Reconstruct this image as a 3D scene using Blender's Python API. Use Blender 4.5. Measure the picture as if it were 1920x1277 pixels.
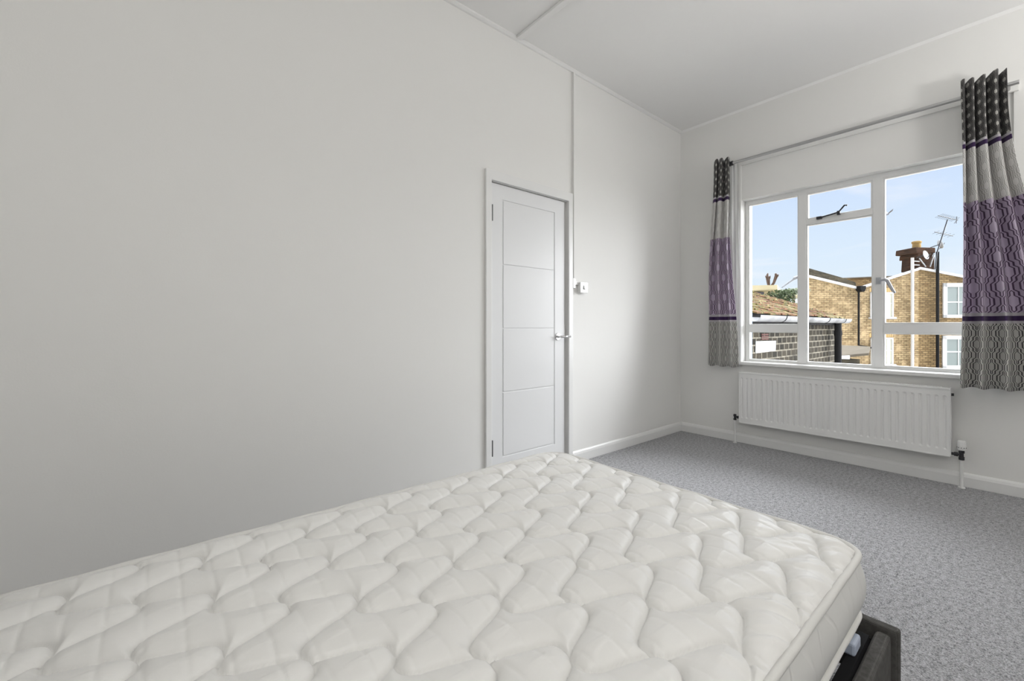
import bpy, bmesh, math, random
from mathutils import Vector, Matrix
random.seed(7)
PI = math.pi
for o in list(bpy.data.objects): bpy.data.objects.remove(o)
SC = bpy.context.scene
COL = SC.collection

# ------------------------------------------------------------------ camera, world, lights, exposure
EYE = 1.04
TH = math.atan2(955, 799)                 # viewing direction, measured from the long wall (+X)
cam = bpy.data.cameras.new('camera'); cam.sensor_width = 36; cam.lens = 799 / 1920 * 36
cam.shift_y = -25.5 / 1920; cam.clip_start = 0.02; cam.clip_end = 300
camo = bpy.data.objects.new('camera', cam); COL.objects.link(camo)
camo.location = (0, 0, EYE); camo.rotation_euler = (PI / 2, 0, TH - PI / 2)
SC.camera = camo
SC.view_settings.view_transform = 'Standard'; SC.view_settings.look = 'None'
SC.view_settings.gamma = 1; SC.view_settings.use_curve_mapping = False
SC.view_settings.exposure = 0.06

SKY_HIGH = 1.0      # bright high sky against the low sky seen through the window
LOBE_DIR = (.66, -.72, .34)
SKY_LOBE = 12.0     # added unseen sky glow right of the window view, lights the room
SKY_FRONT = 11.0   # added unseen sky glow high in front of the window, lights the room
SKY_BACK = 0.0      # extra sky glow on the sun's side of the house, switched off
w = bpy.data.worlds.new('world'); SC.world = w; w.use_nodes = True
nt = w.node_tree; nt.nodes.clear()
def N(t, **k):
    n = nt.nodes.new(t)
    for a, b in k.items(): setattr(n, a, b)
    return n
def L(a, b): nt.links.new(a, b)
def wm(op, a, b=None, clamp=False):
    n = N('ShaderNodeMath', operation=op); n.use_clamp = clamp
    for i, s in enumerate((a, b)):
        if s is None: continue
        if isinstance(s, (int, float)): n.inputs[i].default_value = s
        else: L(s, n.inputs[i])
    return n.outputs[0]
tc = N('ShaderNodeTexCoord'); sp = N('ShaderNodeSeparateXYZ'); L(tc.outputs['Generated'], sp.inputs[0])
ramp = N('ShaderNodeValToRGB'); L(sp.outputs[2], ramp.inputs[0])
e = ramp.color_ramp.elements
e[0].position = 0.0; e[0].color = (0.80, 0.88, 0.93, 1)
e[1].position = 0.60; e[1].color = (0.52, 0.66, 0.92, 1)
x = e.new(0.14); x.color = (0.70, 0.83, 0.97, 1)
x = e.new(0.28); x.color = (0.60, 0.74, 0.97, 1)
mp = N('ShaderNodeMapping'); mp.inputs['Scale'].default_value = (1.0, 1.6, 4.5); mp.inputs['Rotation'].default_value = (0.3, 0.25, 0.4)
L(tc.outputs['Generated'], mp.inputs[0])
ns = N('ShaderNodeTexNoise'); ns.inputs['Scale'].default_value = 2.4; ns.inputs['Detail'].default_value = 6; ns.inputs['Distortion'].default_value = 0.6
L(mp.outputs[0], ns.inputs['Vector'])
cr = N('ShaderNodeValToRGB'); L(ns.outputs['Fac'], cr.inputs[0])
cr.color_ramp.elements[0].position = 0.50; cr.color_ramp.elements[0].color = (0, 0, 0, 1)
cr.color_ramp.elements[1].position = 0.78; cr.color_ramp.elements[1].color = (1, 1, 1, 1)
mx = N('ShaderNodeMixRGB'); L(cr.outputs[0], mx.inputs[0]); L(ramp.outputs[0], mx.inputs[1]); mx.inputs[2].default_value = (0.93, 0.94, 0.98, 1)
hi = N('ShaderNodeMapRange', interpolation_type='SMOOTHSTEP'); L(sp.outputs[2], hi.inputs[0])
hi.inputs[1].default_value = 0.33; hi.inputs[2].default_value = 0.62; hi.inputs[3].default_value = 1; hi.inputs[4].default_value = SKY_HIGH
fx = N('ShaderNodeMapRange', interpolation_type='SMOOTHSTEP'); L(sp.outputs[0], fx.inputs[0])
fx.inputs[1].default_value = 0.0; fx.inputs[2].default_value = 0.45
ev = N('ShaderNodeMapRange', interpolation_type='SMOOTHSTEP'); L(sp.outputs[2], ev.inputs[0])
ev.inputs[1].default_value = 0.33; ev.inputs[2].default_value = 0.50
front = wm('MULTIPLY', wm('MULTIPLY', fx.outputs[0], ev.outputs[0]), SKY_FRONT)
bk = N('ShaderNodeMapRange', interpolation_type='SMOOTHSTEP'); L(sp.outputs[1], bk.inputs[0])
bk.inputs[1].default_value = -0.15; bk.inputs[2].default_value = -0.7; bk.inputs[3].default_value = 0; bk.inputs[4].default_value = SKY_BACK
lobe = N('ShaderNodeVectorMath', operation='DOT_PRODUCT'); L(tc.outputs['Generated'], lobe.inputs[0])
lobe.inputs[1].default_value = Vector(LOBE_DIR).normalized()
lb = N('ShaderNodeMapRange', interpolation_type='SMOOTHSTEP'); L(lobe.outputs['Value'], lb.inputs[0])
lb.inputs[1].default_value = 0.75; lb.inputs[2].default_value = 0.95; lb.inputs[3].default_value = 0; lb.inputs[4].default_value = SKY_LOBE
st = wm('ADD', wm('ADD', wm('ADD', hi.outputs[0], bk.outputs[0]), lb.outputs[0]), front)
# the added sky glow is white
whi = wm('DIVIDE', wm('SUBTRACT', st, 1.0), st, True)
m2 = N('ShaderNodeMixRGB'); L(whi, m2.inputs[0]); L(mx.outputs[0], m2.inputs[1]); m2.inputs[2].default_value = (0.93, 0.95, 0.97, 1)
bg = N('ShaderNodeBackground'); L(m2.outputs[0], bg.inputs[0]); L(st, bg.inputs[1])
wo = N('ShaderNodeOutputWorld'); L(bg.outputs[0], wo.inputs[0])

sun = bpy.data.lights.new('sun', 'SUN'); sun.energy = 0.9; sun.angle = 0.02; sun.color = (1.0, 0.93, 0.82)
suno = bpy.data.objects.new('sun', sun); COL.objects.link(suno)
suno.rotation_euler = Vector((-0.72, 0.10, 0.66)).to_track_quat('Z', 'Y').to_euler()
def portal(loc, rot, sx, sy):
    l = bpy.data.lights.new('window_portal', 'AREA'); l.shape = 'RECTANGLE'; l.size = sx; l.size_y = sy
    l.cycles.is_portal = True
    o = bpy.data.objects.new('window_portal', l); COL.objects.link(o); o.location = loc; o.rotation_euler = rot
portal((4.24, 0.85, 1.46), (0, PI / 2, 0), 1.45, 1.60)           # looks along -X into the room
# the added pendant's fill light is created further down

# ------------------------------------------------------------------ materials
def srgb(r, g, b):
    f = lambda c: ((c / 255) / 12.92 if c / 255 <= 0.04045 else ((c / 255 + 0.055) / 1.055) ** 2.4)
    return (f(r), f(g), f(b), 1)
class NT:
    """small node-tree writer"""
    def __init__(s, name):
        s.m = bpy.data.materials.new(name); s.m.use_nodes = True; s.t = s.m.node_tree; s.t.nodes.clear()
        s.out = s.n('ShaderNodeOutputMaterial'); s.b = s.n('ShaderNodeBsdfPrincipled'); s.l(s.b.outputs[0], s.out.inputs[0])
    def n(s, t, **k):
        q = s.t.nodes.new(t)
        for a, b in k.items(): setattr(q, a, b)
        return q
    def l(s, a, b): s.t.links.new(a, b)
    def put(s, sock, v):
        if isinstance(v, (int, float, tuple)): sock.default_value = v
        else: s.l(v, sock)
    def math(s, op, a, b=None, c=None, clamp=False):
        q = s.n('ShaderNodeMath', operation=op); q.use_clamp = clamp
        for i, v in enumerate((a, b, c)):
            if v is not None: s.put(q.inputs[i], v)
        return q.outputs[0]
    def mix(s, f, a, b, mode='MIX'):
        q = s.n('ShaderNodeMixRGB', blend_type=mode); s.put(q.inputs[0], f); s.put(q.inputs[1], a); s.put(q.inputs[2], b); return q.outputs[0]
    def coord(s, k='Object'): return s.n('ShaderNodeTexCoord').outputs[k]
    def mapping(s, v, sc=(1, 1, 1), rot=(0, 0, 0)):
        q = s.n('ShaderNodeMapping'); s.l(v, q.inputs[0]); q.inputs['Scale'].default_value = sc; q.inputs['Rotation'].default_value = rot; return q.outputs[0]
    def noise(s, v, scale, detail=3, rough=.5, dist=0):
        q = s.n('ShaderNodeTexNoise'); s.l(v, q.inputs['Vector']); q.inputs['Scale'].default_value = scale
        q.inputs['Detail'].default_value = detail; q.inputs['Roughness'].default_value = rough; q.inputs['Distortion'].default_value = dist
        return q.outputs['Fac']
    def ramp(s, v, stops):
        q = s.n('ShaderNodeValToRGB'); s.l(v, q.inputs[0]); e = q.color_ramp.elements
        stops = [(p, c if len(c) == 4 else (*c, 1)) for p, c in stops]
        e.remove(e[1]); e[0].position = stops[0][0]; e[0].color = stops[0][1]
        for p, c in stops[1:]: e.new(p).color = c
        return q.outputs[0]
    def bump(s, h, strength, dist, norm=None):
        q = s.n('ShaderNodeBump'); s.l(h, q.inputs['Height']); q.inputs['Strength'].default_value = strength; q.inputs['Distance'].default_value = dist
        if norm: s.l(norm, q.inputs['Normal'])
        s.l(q.outputs[0], s.b.inputs['Normal']); return q.outputs[0]
    def base(s, c, rough=.5, metal=0):
        s.put(s.b.inputs['Base Color'], c); s.put(s.b.inputs['Roughness'], rough); s.b.inputs['Metallic'].default_value = metal
        return s
def simple(name, c, rough=.5, metal=0, nscale=0, nstr=.1, ndist=.002, var=0):
    q = NT(name); co = q.coord()
    col = c
    if var:
        f = q.noise(co, nscale * .3 or 3, 4)
        col = q.mix(f, tuple([k * (1 - var) for k in c[:3]] + [1]), tuple([min(1, k * (1 + var)) for k in c[:3]] + [1]))
    q.base(col, rough, metal)
    if nscale: q.bump(q.noise(co, nscale, 4), nstr, ndist)
    return q.m
def wall_mat(name, c):
    q = NT(name); co = q.coord(); q.base(c, .75)
    h = q.math('ADD', q.noise(co, 6, 3), q.math('MULTIPLY', q.noise(co, 160, 2), .12))
    q.bump(h, .25, .006); return q.m
M = {}
M['wall'] = wall_mat('painted_plaster', (.85, .845, .825, 1))
M['ceiling'] = wall_mat('ceiling_paint', (.92, .915, .905, 1))
M['gloss'] = simple('white_gloss_paint', (.83, .83, .82, 1), .32, 0, 9, .08, .003)
M['doorp'] = simple('white_door_paint', (.80, .805, .81, 1), .38, 0, 25, .05, .002)
M['rad'] = simple('radiator_enamel', (.84, .84, .83, 1), .3)
M['plastic'] = simple('white_plastic', (.86, .86, .85, 1), .25)
M['chrome'] = simple('chrome', (.75, .75, .76, 1), .12, 1)
M['steel'] = simple('brushed_steel', (.50, .50, .50, 1), .33, 1, 120, .05, .001)
M['darkmetal'] = simple('dark_metal', (.05, .05, .055, 1), .4, .7)
M['hinge'] = simple('hinge_metal', (.16, .16, .16, 1), .4, .8)
M['black'] = simple('black_pipe_plastic', (.014, .014, .015, 1), .75)
M['greymetal'] = simple('grey_cast_metal', (.42, .43, .46, 1), .4, .3, 60, .2, .001)
M['upvc'] = simple('white_exterior_paint', (.62, .62, .62, 1), .5)
M['wood'] = simple('slat_wood', (.42, .30, .18, 1), .5, 0, 40, .1, .001, .2)
M['slatcap'] = simple('pale_plastic_cap', (.50, .56, .68, 1), .4)
M['cream'] = simple('cream_render', srgb(186, 174, 142), .8, 0, 20, .2, .01, .08)
M['concrete'] = simple('old_coping', srgb(104, 100, 92), .9, 0, 12, .6, .02, .4)
M['ground'] = simple('pale_bounce_paving', srgb(200, 196, 188), .9, 0, 4, .4, .02, .25)  # unseen ground, made pale to bounce daylight up to the ceiling
M['bark'] = simple('bark', srgb(105, 88, 78), .9, 0, 30, .6, .02, .3)
M['dishgrey'] = simple('dish_grey', srgb(175, 178, 180), .5)
M['bird'] = simple('gull_feathers', srgb(110, 112, 120), .7)
M['slate'] = simple('weathered_felt', srgb(88, 82, 72), .9, 0, 14, .5, .01, .25)
M['potclay'] = simple('buff_clay_pot', srgb(160, 134, 88), .8, 0, 15, .3, .01, .2)
M['rooflead'] = simple('lead_sheet', srgb(90, 94, 100), .6)

# carpet
q = NT('grey_carpet'); co = q.coord()
n1 = q.noise(co, 190, 3, .7); n2 = q.noise(co, 55, 3, .6); n3 = q.noise(co, 1.6, 2)
vo = q.n('ShaderNodeTexVoronoi'); q.l(co, vo.inputs['Vector']); vo.inputs['Scale'].default_value = 150
c = q.ramp(q.math('ADD', q.math('MULTIPLY', n1, .65), q.math('MULTIPLY', n2, .35)),
           [(.38, (.12, .12, .126)), (.47, (.40, .40, .412)), (.58, (.70, .70, .72))])
c = q.mix(q.math('MULTIPLY', n3, .25), c, (.50, .50, .52, 1))
q.base(c, .95)
h = q.math('ADD', q.math('ADD', n1, q.math('MULTIPLY', n2, .8)), q.math('MULTIPLY', vo.outputs['Distance'], -.6))
q.bump(h, .9, .010); M['carpet'] = q.m

# mattress ticking
q = NT('mattress_ticking'); co = q.coord()
q.base((.90, .892, .868, 1), .36)
q.b.inputs['Sheen Weight'].default_value = .25; q.b.inputs['Sheen Roughness'].default_value = .4
fine = q.noise(co, 900, 1); soft = q.noise(q.mapping(co, (6, 22, 6), (0, 0, .5)), 1.6, 4, .6, .8)
q.bump(q.math('ADD', q.math('MULTIPLY', fine, .03), q.math('MULTIPLY', soft, .5)), .35, .008); M['tick'] = q.m
# mattress border with woven wave pattern
q = NT('mattress_border'); co = q.coord()
wv = q.n('ShaderNodeTexWave', wave_type='BANDS', bands_direction='X'); q.l(co, wv.inputs['Vector'])
wv.inputs['Scale'].default_value = 4; wv.inputs['Distortion'].default_value = 6; wv.inputs['Detail'].default_value = 0; wv.inputs['Detail Scale'].default_value = 2.2
q.base((.78, .775, .75, 1), .6); q.bump(q.ramp(wv.outputs['Fac'], [(.0, (0, 0, 0)), (.12, (1, 1, 1)), (1, (1, 1, 1))]), .35, .006)
M['border'] = q.m
M['piping'] = simple('mattress_piping', (.80, .79, .76, 1), .7, 0, 300, .3, .002)
# upholstery of the bed frame
q = NT('grey_upholstery'); co = q.coord()
a = q.n('ShaderNodeTexWave', bands_direction='X'); q.l(co, a.inputs['Vector']); a.inputs['Scale'].default_value = 160; a.inputs['Distortion'].default_value = 2
b = q.n('ShaderNodeTexWave', bands_direction='Z'); q.l(co, b.inputs['Vector']); b.inputs['Scale'].default_value = 160; b.inputs['Distortion'].default_value = 2
wv = q.math('MULTIPLY', a.outputs['Fac'], b.outputs['Fac'])
q.base(q.ramp(q.math('ADD', q.math('MULTIPLY', wv, .5), q.math('MULTIPLY', q.noise(co, 60, 3), .5)), [(.2, (.055, .052, .048)), (.8, (.17, .165, .155))]), .9)
q.bump(wv, .4, .002); M['uphol'] = q.m
# glass
def glass(name, tint=(1, 1, 1, 1)):
    q = NT(name); q.t.nodes.remove(q.b)
    tr = q.n('ShaderNodeBsdfTransparent'); tr.inputs[0].default_value = tint
    gl = q.n('ShaderNodeBsdfGlossy'); gl.inputs['Roughness'].default_value = 0.0
    fr = q.n('ShaderNodeFresnel'); fr.inputs[0].default_value = 1.25
    mxs = q.n('ShaderNodeMixShader'); q.l(fr.outputs[0], mxs.inputs[0]); q.l(tr.outputs[0], mxs.inputs[1]); q.l(gl.outputs[0], mxs.inputs[2])
    q.l(mxs.outputs[0], q.out.inputs[0]); return q.m
M['glass'] = glass('window_glass')
M['farglass'] = simple('far_window_glass', srgb(112, 122, 120), .35)
M['farblind'] = simple('net_curtain', srgb(214, 214, 196), .7)

# brick
def brick(name, c1, c2, mortar, bw, bh, stain=None, ms=.012, bumpd=.006, staincut=.55, planar=False):
    q = NT(name); co = q.coord(); s = q.n('ShaderNodeSeparateXYZ'); q.l(co, s.inputs[0])
    cb = q.n('ShaderNodeCombineXYZ'); q.l(s.outputs[0] if planar else q.math('ADD', s.outputs[0], s.outputs[1]), cb.inputs[0]); q.l(s.outputs[2], cb.inputs[1])
    br = q.n('ShaderNodeTexBrick'); q.l(cb.outputs[0], br.inputs['Vector'])
    br.inputs['Scale'].default_value = 1; br.inputs['Brick Width'].default_value = bw; br.inputs['Row Height'].default_value = bh
    br.inputs['Mortar Size'].default_value = ms; br.inputs['Mortar Smooth'].default_value = .2; br.inputs['Bias'].default_value = 0
    br.inputs['Color1'].default_value = c1; br.inputs['Color2'].default_value = c2; br.inputs['Mortar'].default_value = mortar
    col = br.outputs['Color']
    n = q.noise(co, 2.2, 5, .65); n2 = q.noise(co, 14, 3)
    col = q.mix(q.ramp(n2, [(.35, (0, 0, 0)), (.65, (.55, .55, .55))]), col, tuple([k * .55 for k in c1[:3]] + [1]))
    if stain: col = q.mix(q.ramp(n, [(staincut - .08, (0, 0, 0)), (staincut + .12, (.75, .75, .75))]), col, stain)
    q.base(col, .9)
    q.bump(q.math('ADD', q.math('MULTIPLY', br.outputs['Fac'], -1), q.math('MULTIPLY', n2, .6)), .6, bumpd); return q.m
M['yellow'] = brick('yellow_stock_brick', srgb(192, 170, 132), srgb(136, 114, 84), srgb(88, 75, 58), .225, .080, srgb(200, 176, 138), .013, .01, .56)
M['yellow2'] = brick('browner_stock_brick', srgb(166, 142, 104), srgb(102, 84, 60), srgb(72, 61, 47), .225, .080, srgb(120, 96, 66), .013, .01, .60)
M['grey'] = brick('sooty_grey_brick', srgb(58, 53, 44), srgb(24, 23, 20), srgb(116, 111, 100), .150, .077, srgb(30, 29, 24), .009, .006, .62)
M['soot'] = brick('sooty_chimney_brick', srgb(86, 58, 44), srgb(46, 36, 30), srgb(84, 72, 60), .225, .078, srgb(52, 44, 40), .013, .02, .52)
M['parapet'] = brick('dark_parapet_brick', srgb(96, 88, 72), srgb(60, 56, 50), srgb(92, 88, 76), .225, .078, srgb(48, 48, 44), .013, .01, .5)
# roof tiles
q = NT('mossy_clay_tile'); co = q.coord()
n = q.noise(co, 5, 4, .6); n2 = q.noise(co, 26, 3)
c = q.ramp(n, [(.32, srgb(70, 52, 40)), (.45, srgb(112, 80, 58)), (.54, srgb(84, 82, 44)), (.66, srgb(150, 134, 100))])
c = q.mix(q.ramp(n2, [(.45, (0, 0, 0)), (.7, (.8, .8, .8))]), c, srgb(66, 62, 54))
q.base(c, .9); q.bump(n2, .5, .01); M['tile'] = q.m
q = NT('gutter_plastic'); co = q.coord(); q.base(q.ramp(q.noise(co, 3, 4), [(.35, srgb(96, 97, 99)), (.6, srgb(140, 141, 144))]), .45); M['gutter'] = q.m
q = NT('leaves'); co = q.coord(); q.base(q.ramp(q.noise(co, 9, 3), [(.35, srgb(30, 44, 22)), (.6, srgb(76, 92, 52))]), .6); M['leaf'] = q.m
q = NT('grey_leaves'); co = q.coord(); q.base(q.ramp(q.noise(co, 9, 3), [(.35, srgb(92, 104, 82)), (.6, srgb(158, 164, 140))]), .7); M['leaf2'] = q.m

for k_ in ('yellow', 'yellow2', 'grey', 'soot', 'parapet', 'tile', 'gutter', 'leaf', 'leaf2', 'slate', 'concrete', 'cream', 'ground', 'bark', 'black', 'potclay', 'upvc'):
    for n_ in M[k_].node_tree.nodes:
        if n_.type == 'BSDF_PRINCIPLED': n_.inputs['Specular IOR Level'].default_value = .08
# ------------------------------------------------------------------ mesh helpers
def new_obj(name, me, mat=None, parent=None, smooth=False):
    o = bpy.data.objects.new(name, me); COL.objects.link(o)
    if mat is not None: me.materials.append(M[mat] if isinstance(mat, str) else mat)
    if parent is not None: o.parent = parent
    if smooth:
        for p in me.polygons: p.use_smooth = True
    return o
def obj(name, bm, mat=None, parent=None, smooth=False, bevel=0, seg=2):
    me = bpy.data.meshes.new(name); bmesh.ops.recalc_face_normals(bm, faces=bm.faces); bm.to_mesh(me); bm.free()
    o = new_obj(name, me, mat, parent, smooth)
    if bevel:
        md = o.modifiers.new('bevel', 'BEVEL'); md.width = bevel; md.segments = seg; md.limit_method = 'ANGLE'; md.angle_limit = .6
    return o
def box(bm, x0, x1, y0, y1, z0, z1):
    v = [bm.verts.new((x, y, z)) for x in (x0, x1) for y in (y0, y1) for z in (z0, z1)]
    for f in ((0, 1, 3, 2), (4, 6, 7, 5), (0, 4, 5, 1), (2, 3, 7, 6), (0, 2, 6, 4), (1, 5, 7, 3)): bm.faces.new([v[i] for i in f])
def prism(bm, pts, axis, a0, a1):
    """extrude a 2D outline along one axis; pts are in the other two axes in order"""
    def P(p, a):
        return {'x': (a, p[0], p[1]), 'y': (p[0], a, p[1]), 'z': (p[0], p[1], a)}[axis]
    A = [bm.verts.new(P(p, a0)) for p in pts]; B = [bm.verts.new(P(p, a1)) for p in pts]
    bm.faces.new(A); bm.faces.new(B[::-1]); n = len(pts)
    for i in range(n): bm.faces.new((A[i], B[i], B[(i + 1) % n], A[(i + 1) % n]))
def ring(bm, x0, x1, y0, y1, z0, z1, wy0, wy1, wz0, wz1, swap=False):
    """rectangular frame: outer y0..z1, opening wy0..wz1, thickness along x (or along y when swap)"""
    P = (lambda a, b, c: (b, a, c)) if swap else (lambda a, b, c: (a, b, c))
    o = [(y0, z0), (y1, z0), (y1, z1), (y0, z1)]; i = [(wy0, wz0), (wy1, wz0), (wy1, wz1), (wy0, wz1)]
    V_ = [[bm.verts.new(P(x, *p)) for p in q] for x in (x0, x1) for q in (o, i)]
    for k in range(4):
        n = (k + 1) % 4
        bm.faces.new((V_[0][k], V_[0][n], V_[1][n], V_[1][k])); bm.faces.new((V_[2][k], V_[3][k], V_[3][n], V_[2][n]))
        bm.faces.new((V_[0][k], V_[2][k], V_[2][n], V_[0][n])); bm.faces.new((V_[1][k], V_[1][n], V_[3][n], V_[3][k]))
def tube(bm, pts, r, n=12, closed=False, cap=True):
    pts = [Vector(p) for p in pts]; rings = []; m = len(pts)
    up = None
    for i, p in enumerate(pts):
        if closed: d = (pts[(i + 1) % m] - pts[i - 1])
        else: d = pts[min(i + 1, m - 1)] - pts[max(i - 1, 0)]
        d.normalize()
        if up is None: up = Vector((0, 0, 1)) if abs(d.z) < .9 else Vector((1, 0, 0))
        a = d.cross(up).normalized(); b = a.cross(d).normalized(); up = b
        rr = r[i] if isinstance(r, (list, tuple)) else r
        rings.append([bm.verts.new(p + a * math.cos(2 * PI * k / n) * rr + b * math.sin(2 * PI * k / n) * rr) for k in range(n)])
    for i in range(m if closed else m - 1):
        A, B = rings[i], rings[(i + 1) % m]
        for k in range(n): bm.faces.new((A[k], A[(k + 1) % n], B[(k + 1) % n], B[k]))
    if cap and not closed: bm.faces.new(rings[0][::-1]); bm.faces.new(rings[-1])
def lathe(bm, prof, origin, axis, n=24):
    """prof: (radius, distance along axis)"""
    ax = Vector(axis).normalized(); t = Vector((0, 0, 1)) if abs(ax.z) < .9 else Vector((1, 0, 0))
    a = ax.cross(t).normalized(); b = ax.cross(a); o = Vector(origin); R = []
    for r, d in prof:
        R.append([bm.verts.new(o + ax * d + a * math.cos(2 * PI * k / n) * max(r, 1e-4) + b * math.sin(2 * PI * k / n) * max(r, 1e-4)) for k in range(n)])
    for A, B in zip(R, R[1:]):
        for k in range(n): bm.faces.new((A[k], A[(k + 1) % n], B[(k + 1) % n], B[k]))
    bm.faces.new(R[0][::-1]); bm.faces.new(R[-1])
def B(): return bmesh.new()
def tag(o, label=None, cat=None, group=None, kind=None):
    if label: o['label'] = label
    if cat: o['category'] = cat
    if group: o['group'] = group
    if kind: o['kind'] = kind
    return o
def empty(name, loc=(0, 0, 0), rz=0, **k):
    o = bpy.data.objects.new(name, None); COL.objects.link(o); o.location = loc; o.rotation_euler = (0, 0, rz)
    o.empty_display_size = .1
    return tag(o, **k)
def rel(parent, o):
    """child meshes written in world coordinates under an unrotated empty"""
    o.location = Vector(o.location) - Vector(parent.location); return o

# ------------------------------------------------------------------ room shell
XW, YL, H = 4.053, 2.20, 3.0
XB, YR = -1.7, -1.7
def struct(name, bm, mat, label, **k):
    return tag(obj(name, bm, mat, **k), label, None, None, 'structure')
bm = B(); box(bm, XB - .1, XW + .1, YR - .1, YL + .14, -.12, 0)
struct('floor', bm, 'carpet', 'grey short pile fitted carpet covering the bedroom floor')
bm = B(); box(bm, XB - .1, XW + .3, YR - .1, YL + .14, H, H + .15)
struct('ceiling', bm, 'ceiling', 'white painted ceiling')
DX0, DX1, DZ = 1.662, 2.385, 1.985          # door opening
bm = B()
box(bm, XB - .1, DX0, YL, YL + .14, 0, H); box(bm, DX1, XW + .3, YL, YL + .14, 0, H); box(bm, DX0, DX1, YL, YL + .14, DZ, H)
box(bm, DX0 - .02, DX1 + .02, YL + .14, YL + .16, 0, DZ)
struct('wall_left', bm, 'wall', 'long plain off-white wall with the door in it')
# window wall with a shallow recess around the window
WY0, WY1, SZ, WZ, RZ = 0.03, 1.625, .728, 2.186, 2.497
bm = B()
box(bm, XW, XW + .2, WY1, YL, -.1, H); box(bm, XW, XW + .2, YR - .1, WY0, -.1, H)
box(bm, XW, XW + .2, WY0, WY1, -.1, .706); box(bm, XW, XW + .2, WY0, WY1, RZ, H)
box(bm, XW + .016, XW + .2, WY0, WY1, WZ, RZ)
struct('wall_window', bm, 'wall', 'off-white end wall around the window and radiator')
bm = B()
box(bm, XB - .1, XW, YR - .12, YR, 0, H)
struct('wall_right', bm, 'wall', 'off-white side wall behind the camera')
bm = B(); box(bm, XB - .12, XB, YR - .1, YL + .14, 0, H)
struct('wall_back', bm, 'wall', 'off-white wall behind the bed head')

def skirt(bm, a0, a1, axis, face, s):
    """skirting profile: face = wall plane, s = direction into the room"""
    prof = [(face, 0), (face + s * .018, 0), (face + s * .018, .062), (face + s * .013, .078), (face + s * .006, .088), (face, .089)]
    prism(bm, prof, axis, a0, a1)
bm = B(); skirt(bm, 2.432, XW, 'x', YL, -1); struct('baseboard_left', bm, 'gloss', 'white skirting board right of the door', bevel=.002)
bm = B(); skirt(bm, XB, 1.612, 'x', YL, -1); struct('baseboard_bedside', bm, 'gloss', 'white skirting board behind the bed', bevel=.002)
bm = B(); skirt(bm, YR, YL - .018, 'y', XW, -1); struct('baseboard_window', bm, 'gloss', 'white skirting board under the radiator', bevel=.002)
# ceiling trims
bm = B(); prism(bm, [(YL, H), (YL - .022, H), (YL - .020, H - .010), (YL - .010, H - .020), (YL, H - .022)], 'x', XB, XW)
struct('trim_1', bm, 'gloss', 'thin white quadrant moulding between long wall and ceiling')
bm = B(); box(bm, 1.862, 1.902, YR, YL - .022, H - .020, H)
struct('trim_2', bm, 'ceiling', 'flat batten crossing the ceiling', bevel=.003)
bm = B(); prism(bm, [(XW, H), (XW - .016, H), (XW, H - .016)], 'y', YR, YL)
struct('trim_3', bm, 'ceiling', 'small fillet between window wall and ceiling')

# ------------------------------------------------------------------ door
d = empty('door_1', (DX0, YL, 0), label='narrow white flush door with five horizontal grooves and chrome lever', kind='structure')
FY = YL + .006
bm = B(); LX0, LX1 = 1.668, 2.358
box(bm, LX0, LX1, FY + .005, FY + .040, .012, 1.978)
g = .004
xs = (1.767, 2.252); zs = (.182, .606, 1.029, 1.453, 1.878)
ring(bm, FY, FY + .006, LX0 + .0005, LX1 - .0005, .0125, 1.9775, xs[0] - g, xs[1] + g, zs[0] - g, zs[4] + g, True)
for a, b in zip(zs, zs[1:]): box(bm, xs[0] + g, xs[1] - g, FY, FY + .006, a + g, b - g)
rel(d, obj('door_panel', bm, 'doorp', d, bevel=.002))
bm = B(); prism(bm, [(1.612, 0), (1.659, 0), (1.659, 1.987), (2.385, 1.987), (2.385, 0), (2.432, 0), (2.432, 2.052), (1.612, 2.052)], 'y', YL - .018, YL + .001)
rel(d, obj('architrave', bm, 'gloss', d, bevel=.004, seg=3))
bm = B(); box(bm, 2.360, 2.386, YL + .028, YL + .1, 0, 1.99); box(bm, 1.655, 1.666, YL - .004, YL + .1, 0, 1.99); box(bm, 1.66, 2.386, YL + .02, YL + .1, 1.982, 1.995)
rel(d, obj('door_lining', bm, 'gloss', d, bevel=.001))
bm = B(); box(bm, 2.366, 2.376, YL + .016, YL + .03, .955, 1.06); rel(d, obj('strike_plate', bm, 'gloss', d, bevel=.001))
for z0, z1 in ((1.726, 1.830), (.204, .307)):
    bm = B(); tube(bm, [(1.6655, YL - .010, z0), (1.6655, YL - .010, z1)], .0062, 10); box(bm, 1.660, 1.671, YL - .006, YL + .008, z0, z1)
    rel(d, obj('hinge', bm, 'hinge', d))
hr = empty('door_handle'); hr.parent = d; hr.location = (2.285 - DX0, FY - YL, .968)
bm = B(); lathe(bm, [(.0, 0), (.026, 0), (.026, -.006), (.024, -.009), (.0, -.009)], (0, 0, 0), (0, 1, 0), 32); obj('rose', bm, 'chrome', hr, smooth=False, bevel=.001)
bm = B(); tube(bm, [(0, -.006, 0), (0, -.035, 0), (.004, -.046, 0), (.014, -.052, 0), (.03, -.054, 0), (.085, -.050, 0)], [.010, .009, .009, .009, .009, .008], 16)
obj('lever', bm, 'chrome', hr, smooth=True)

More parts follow.
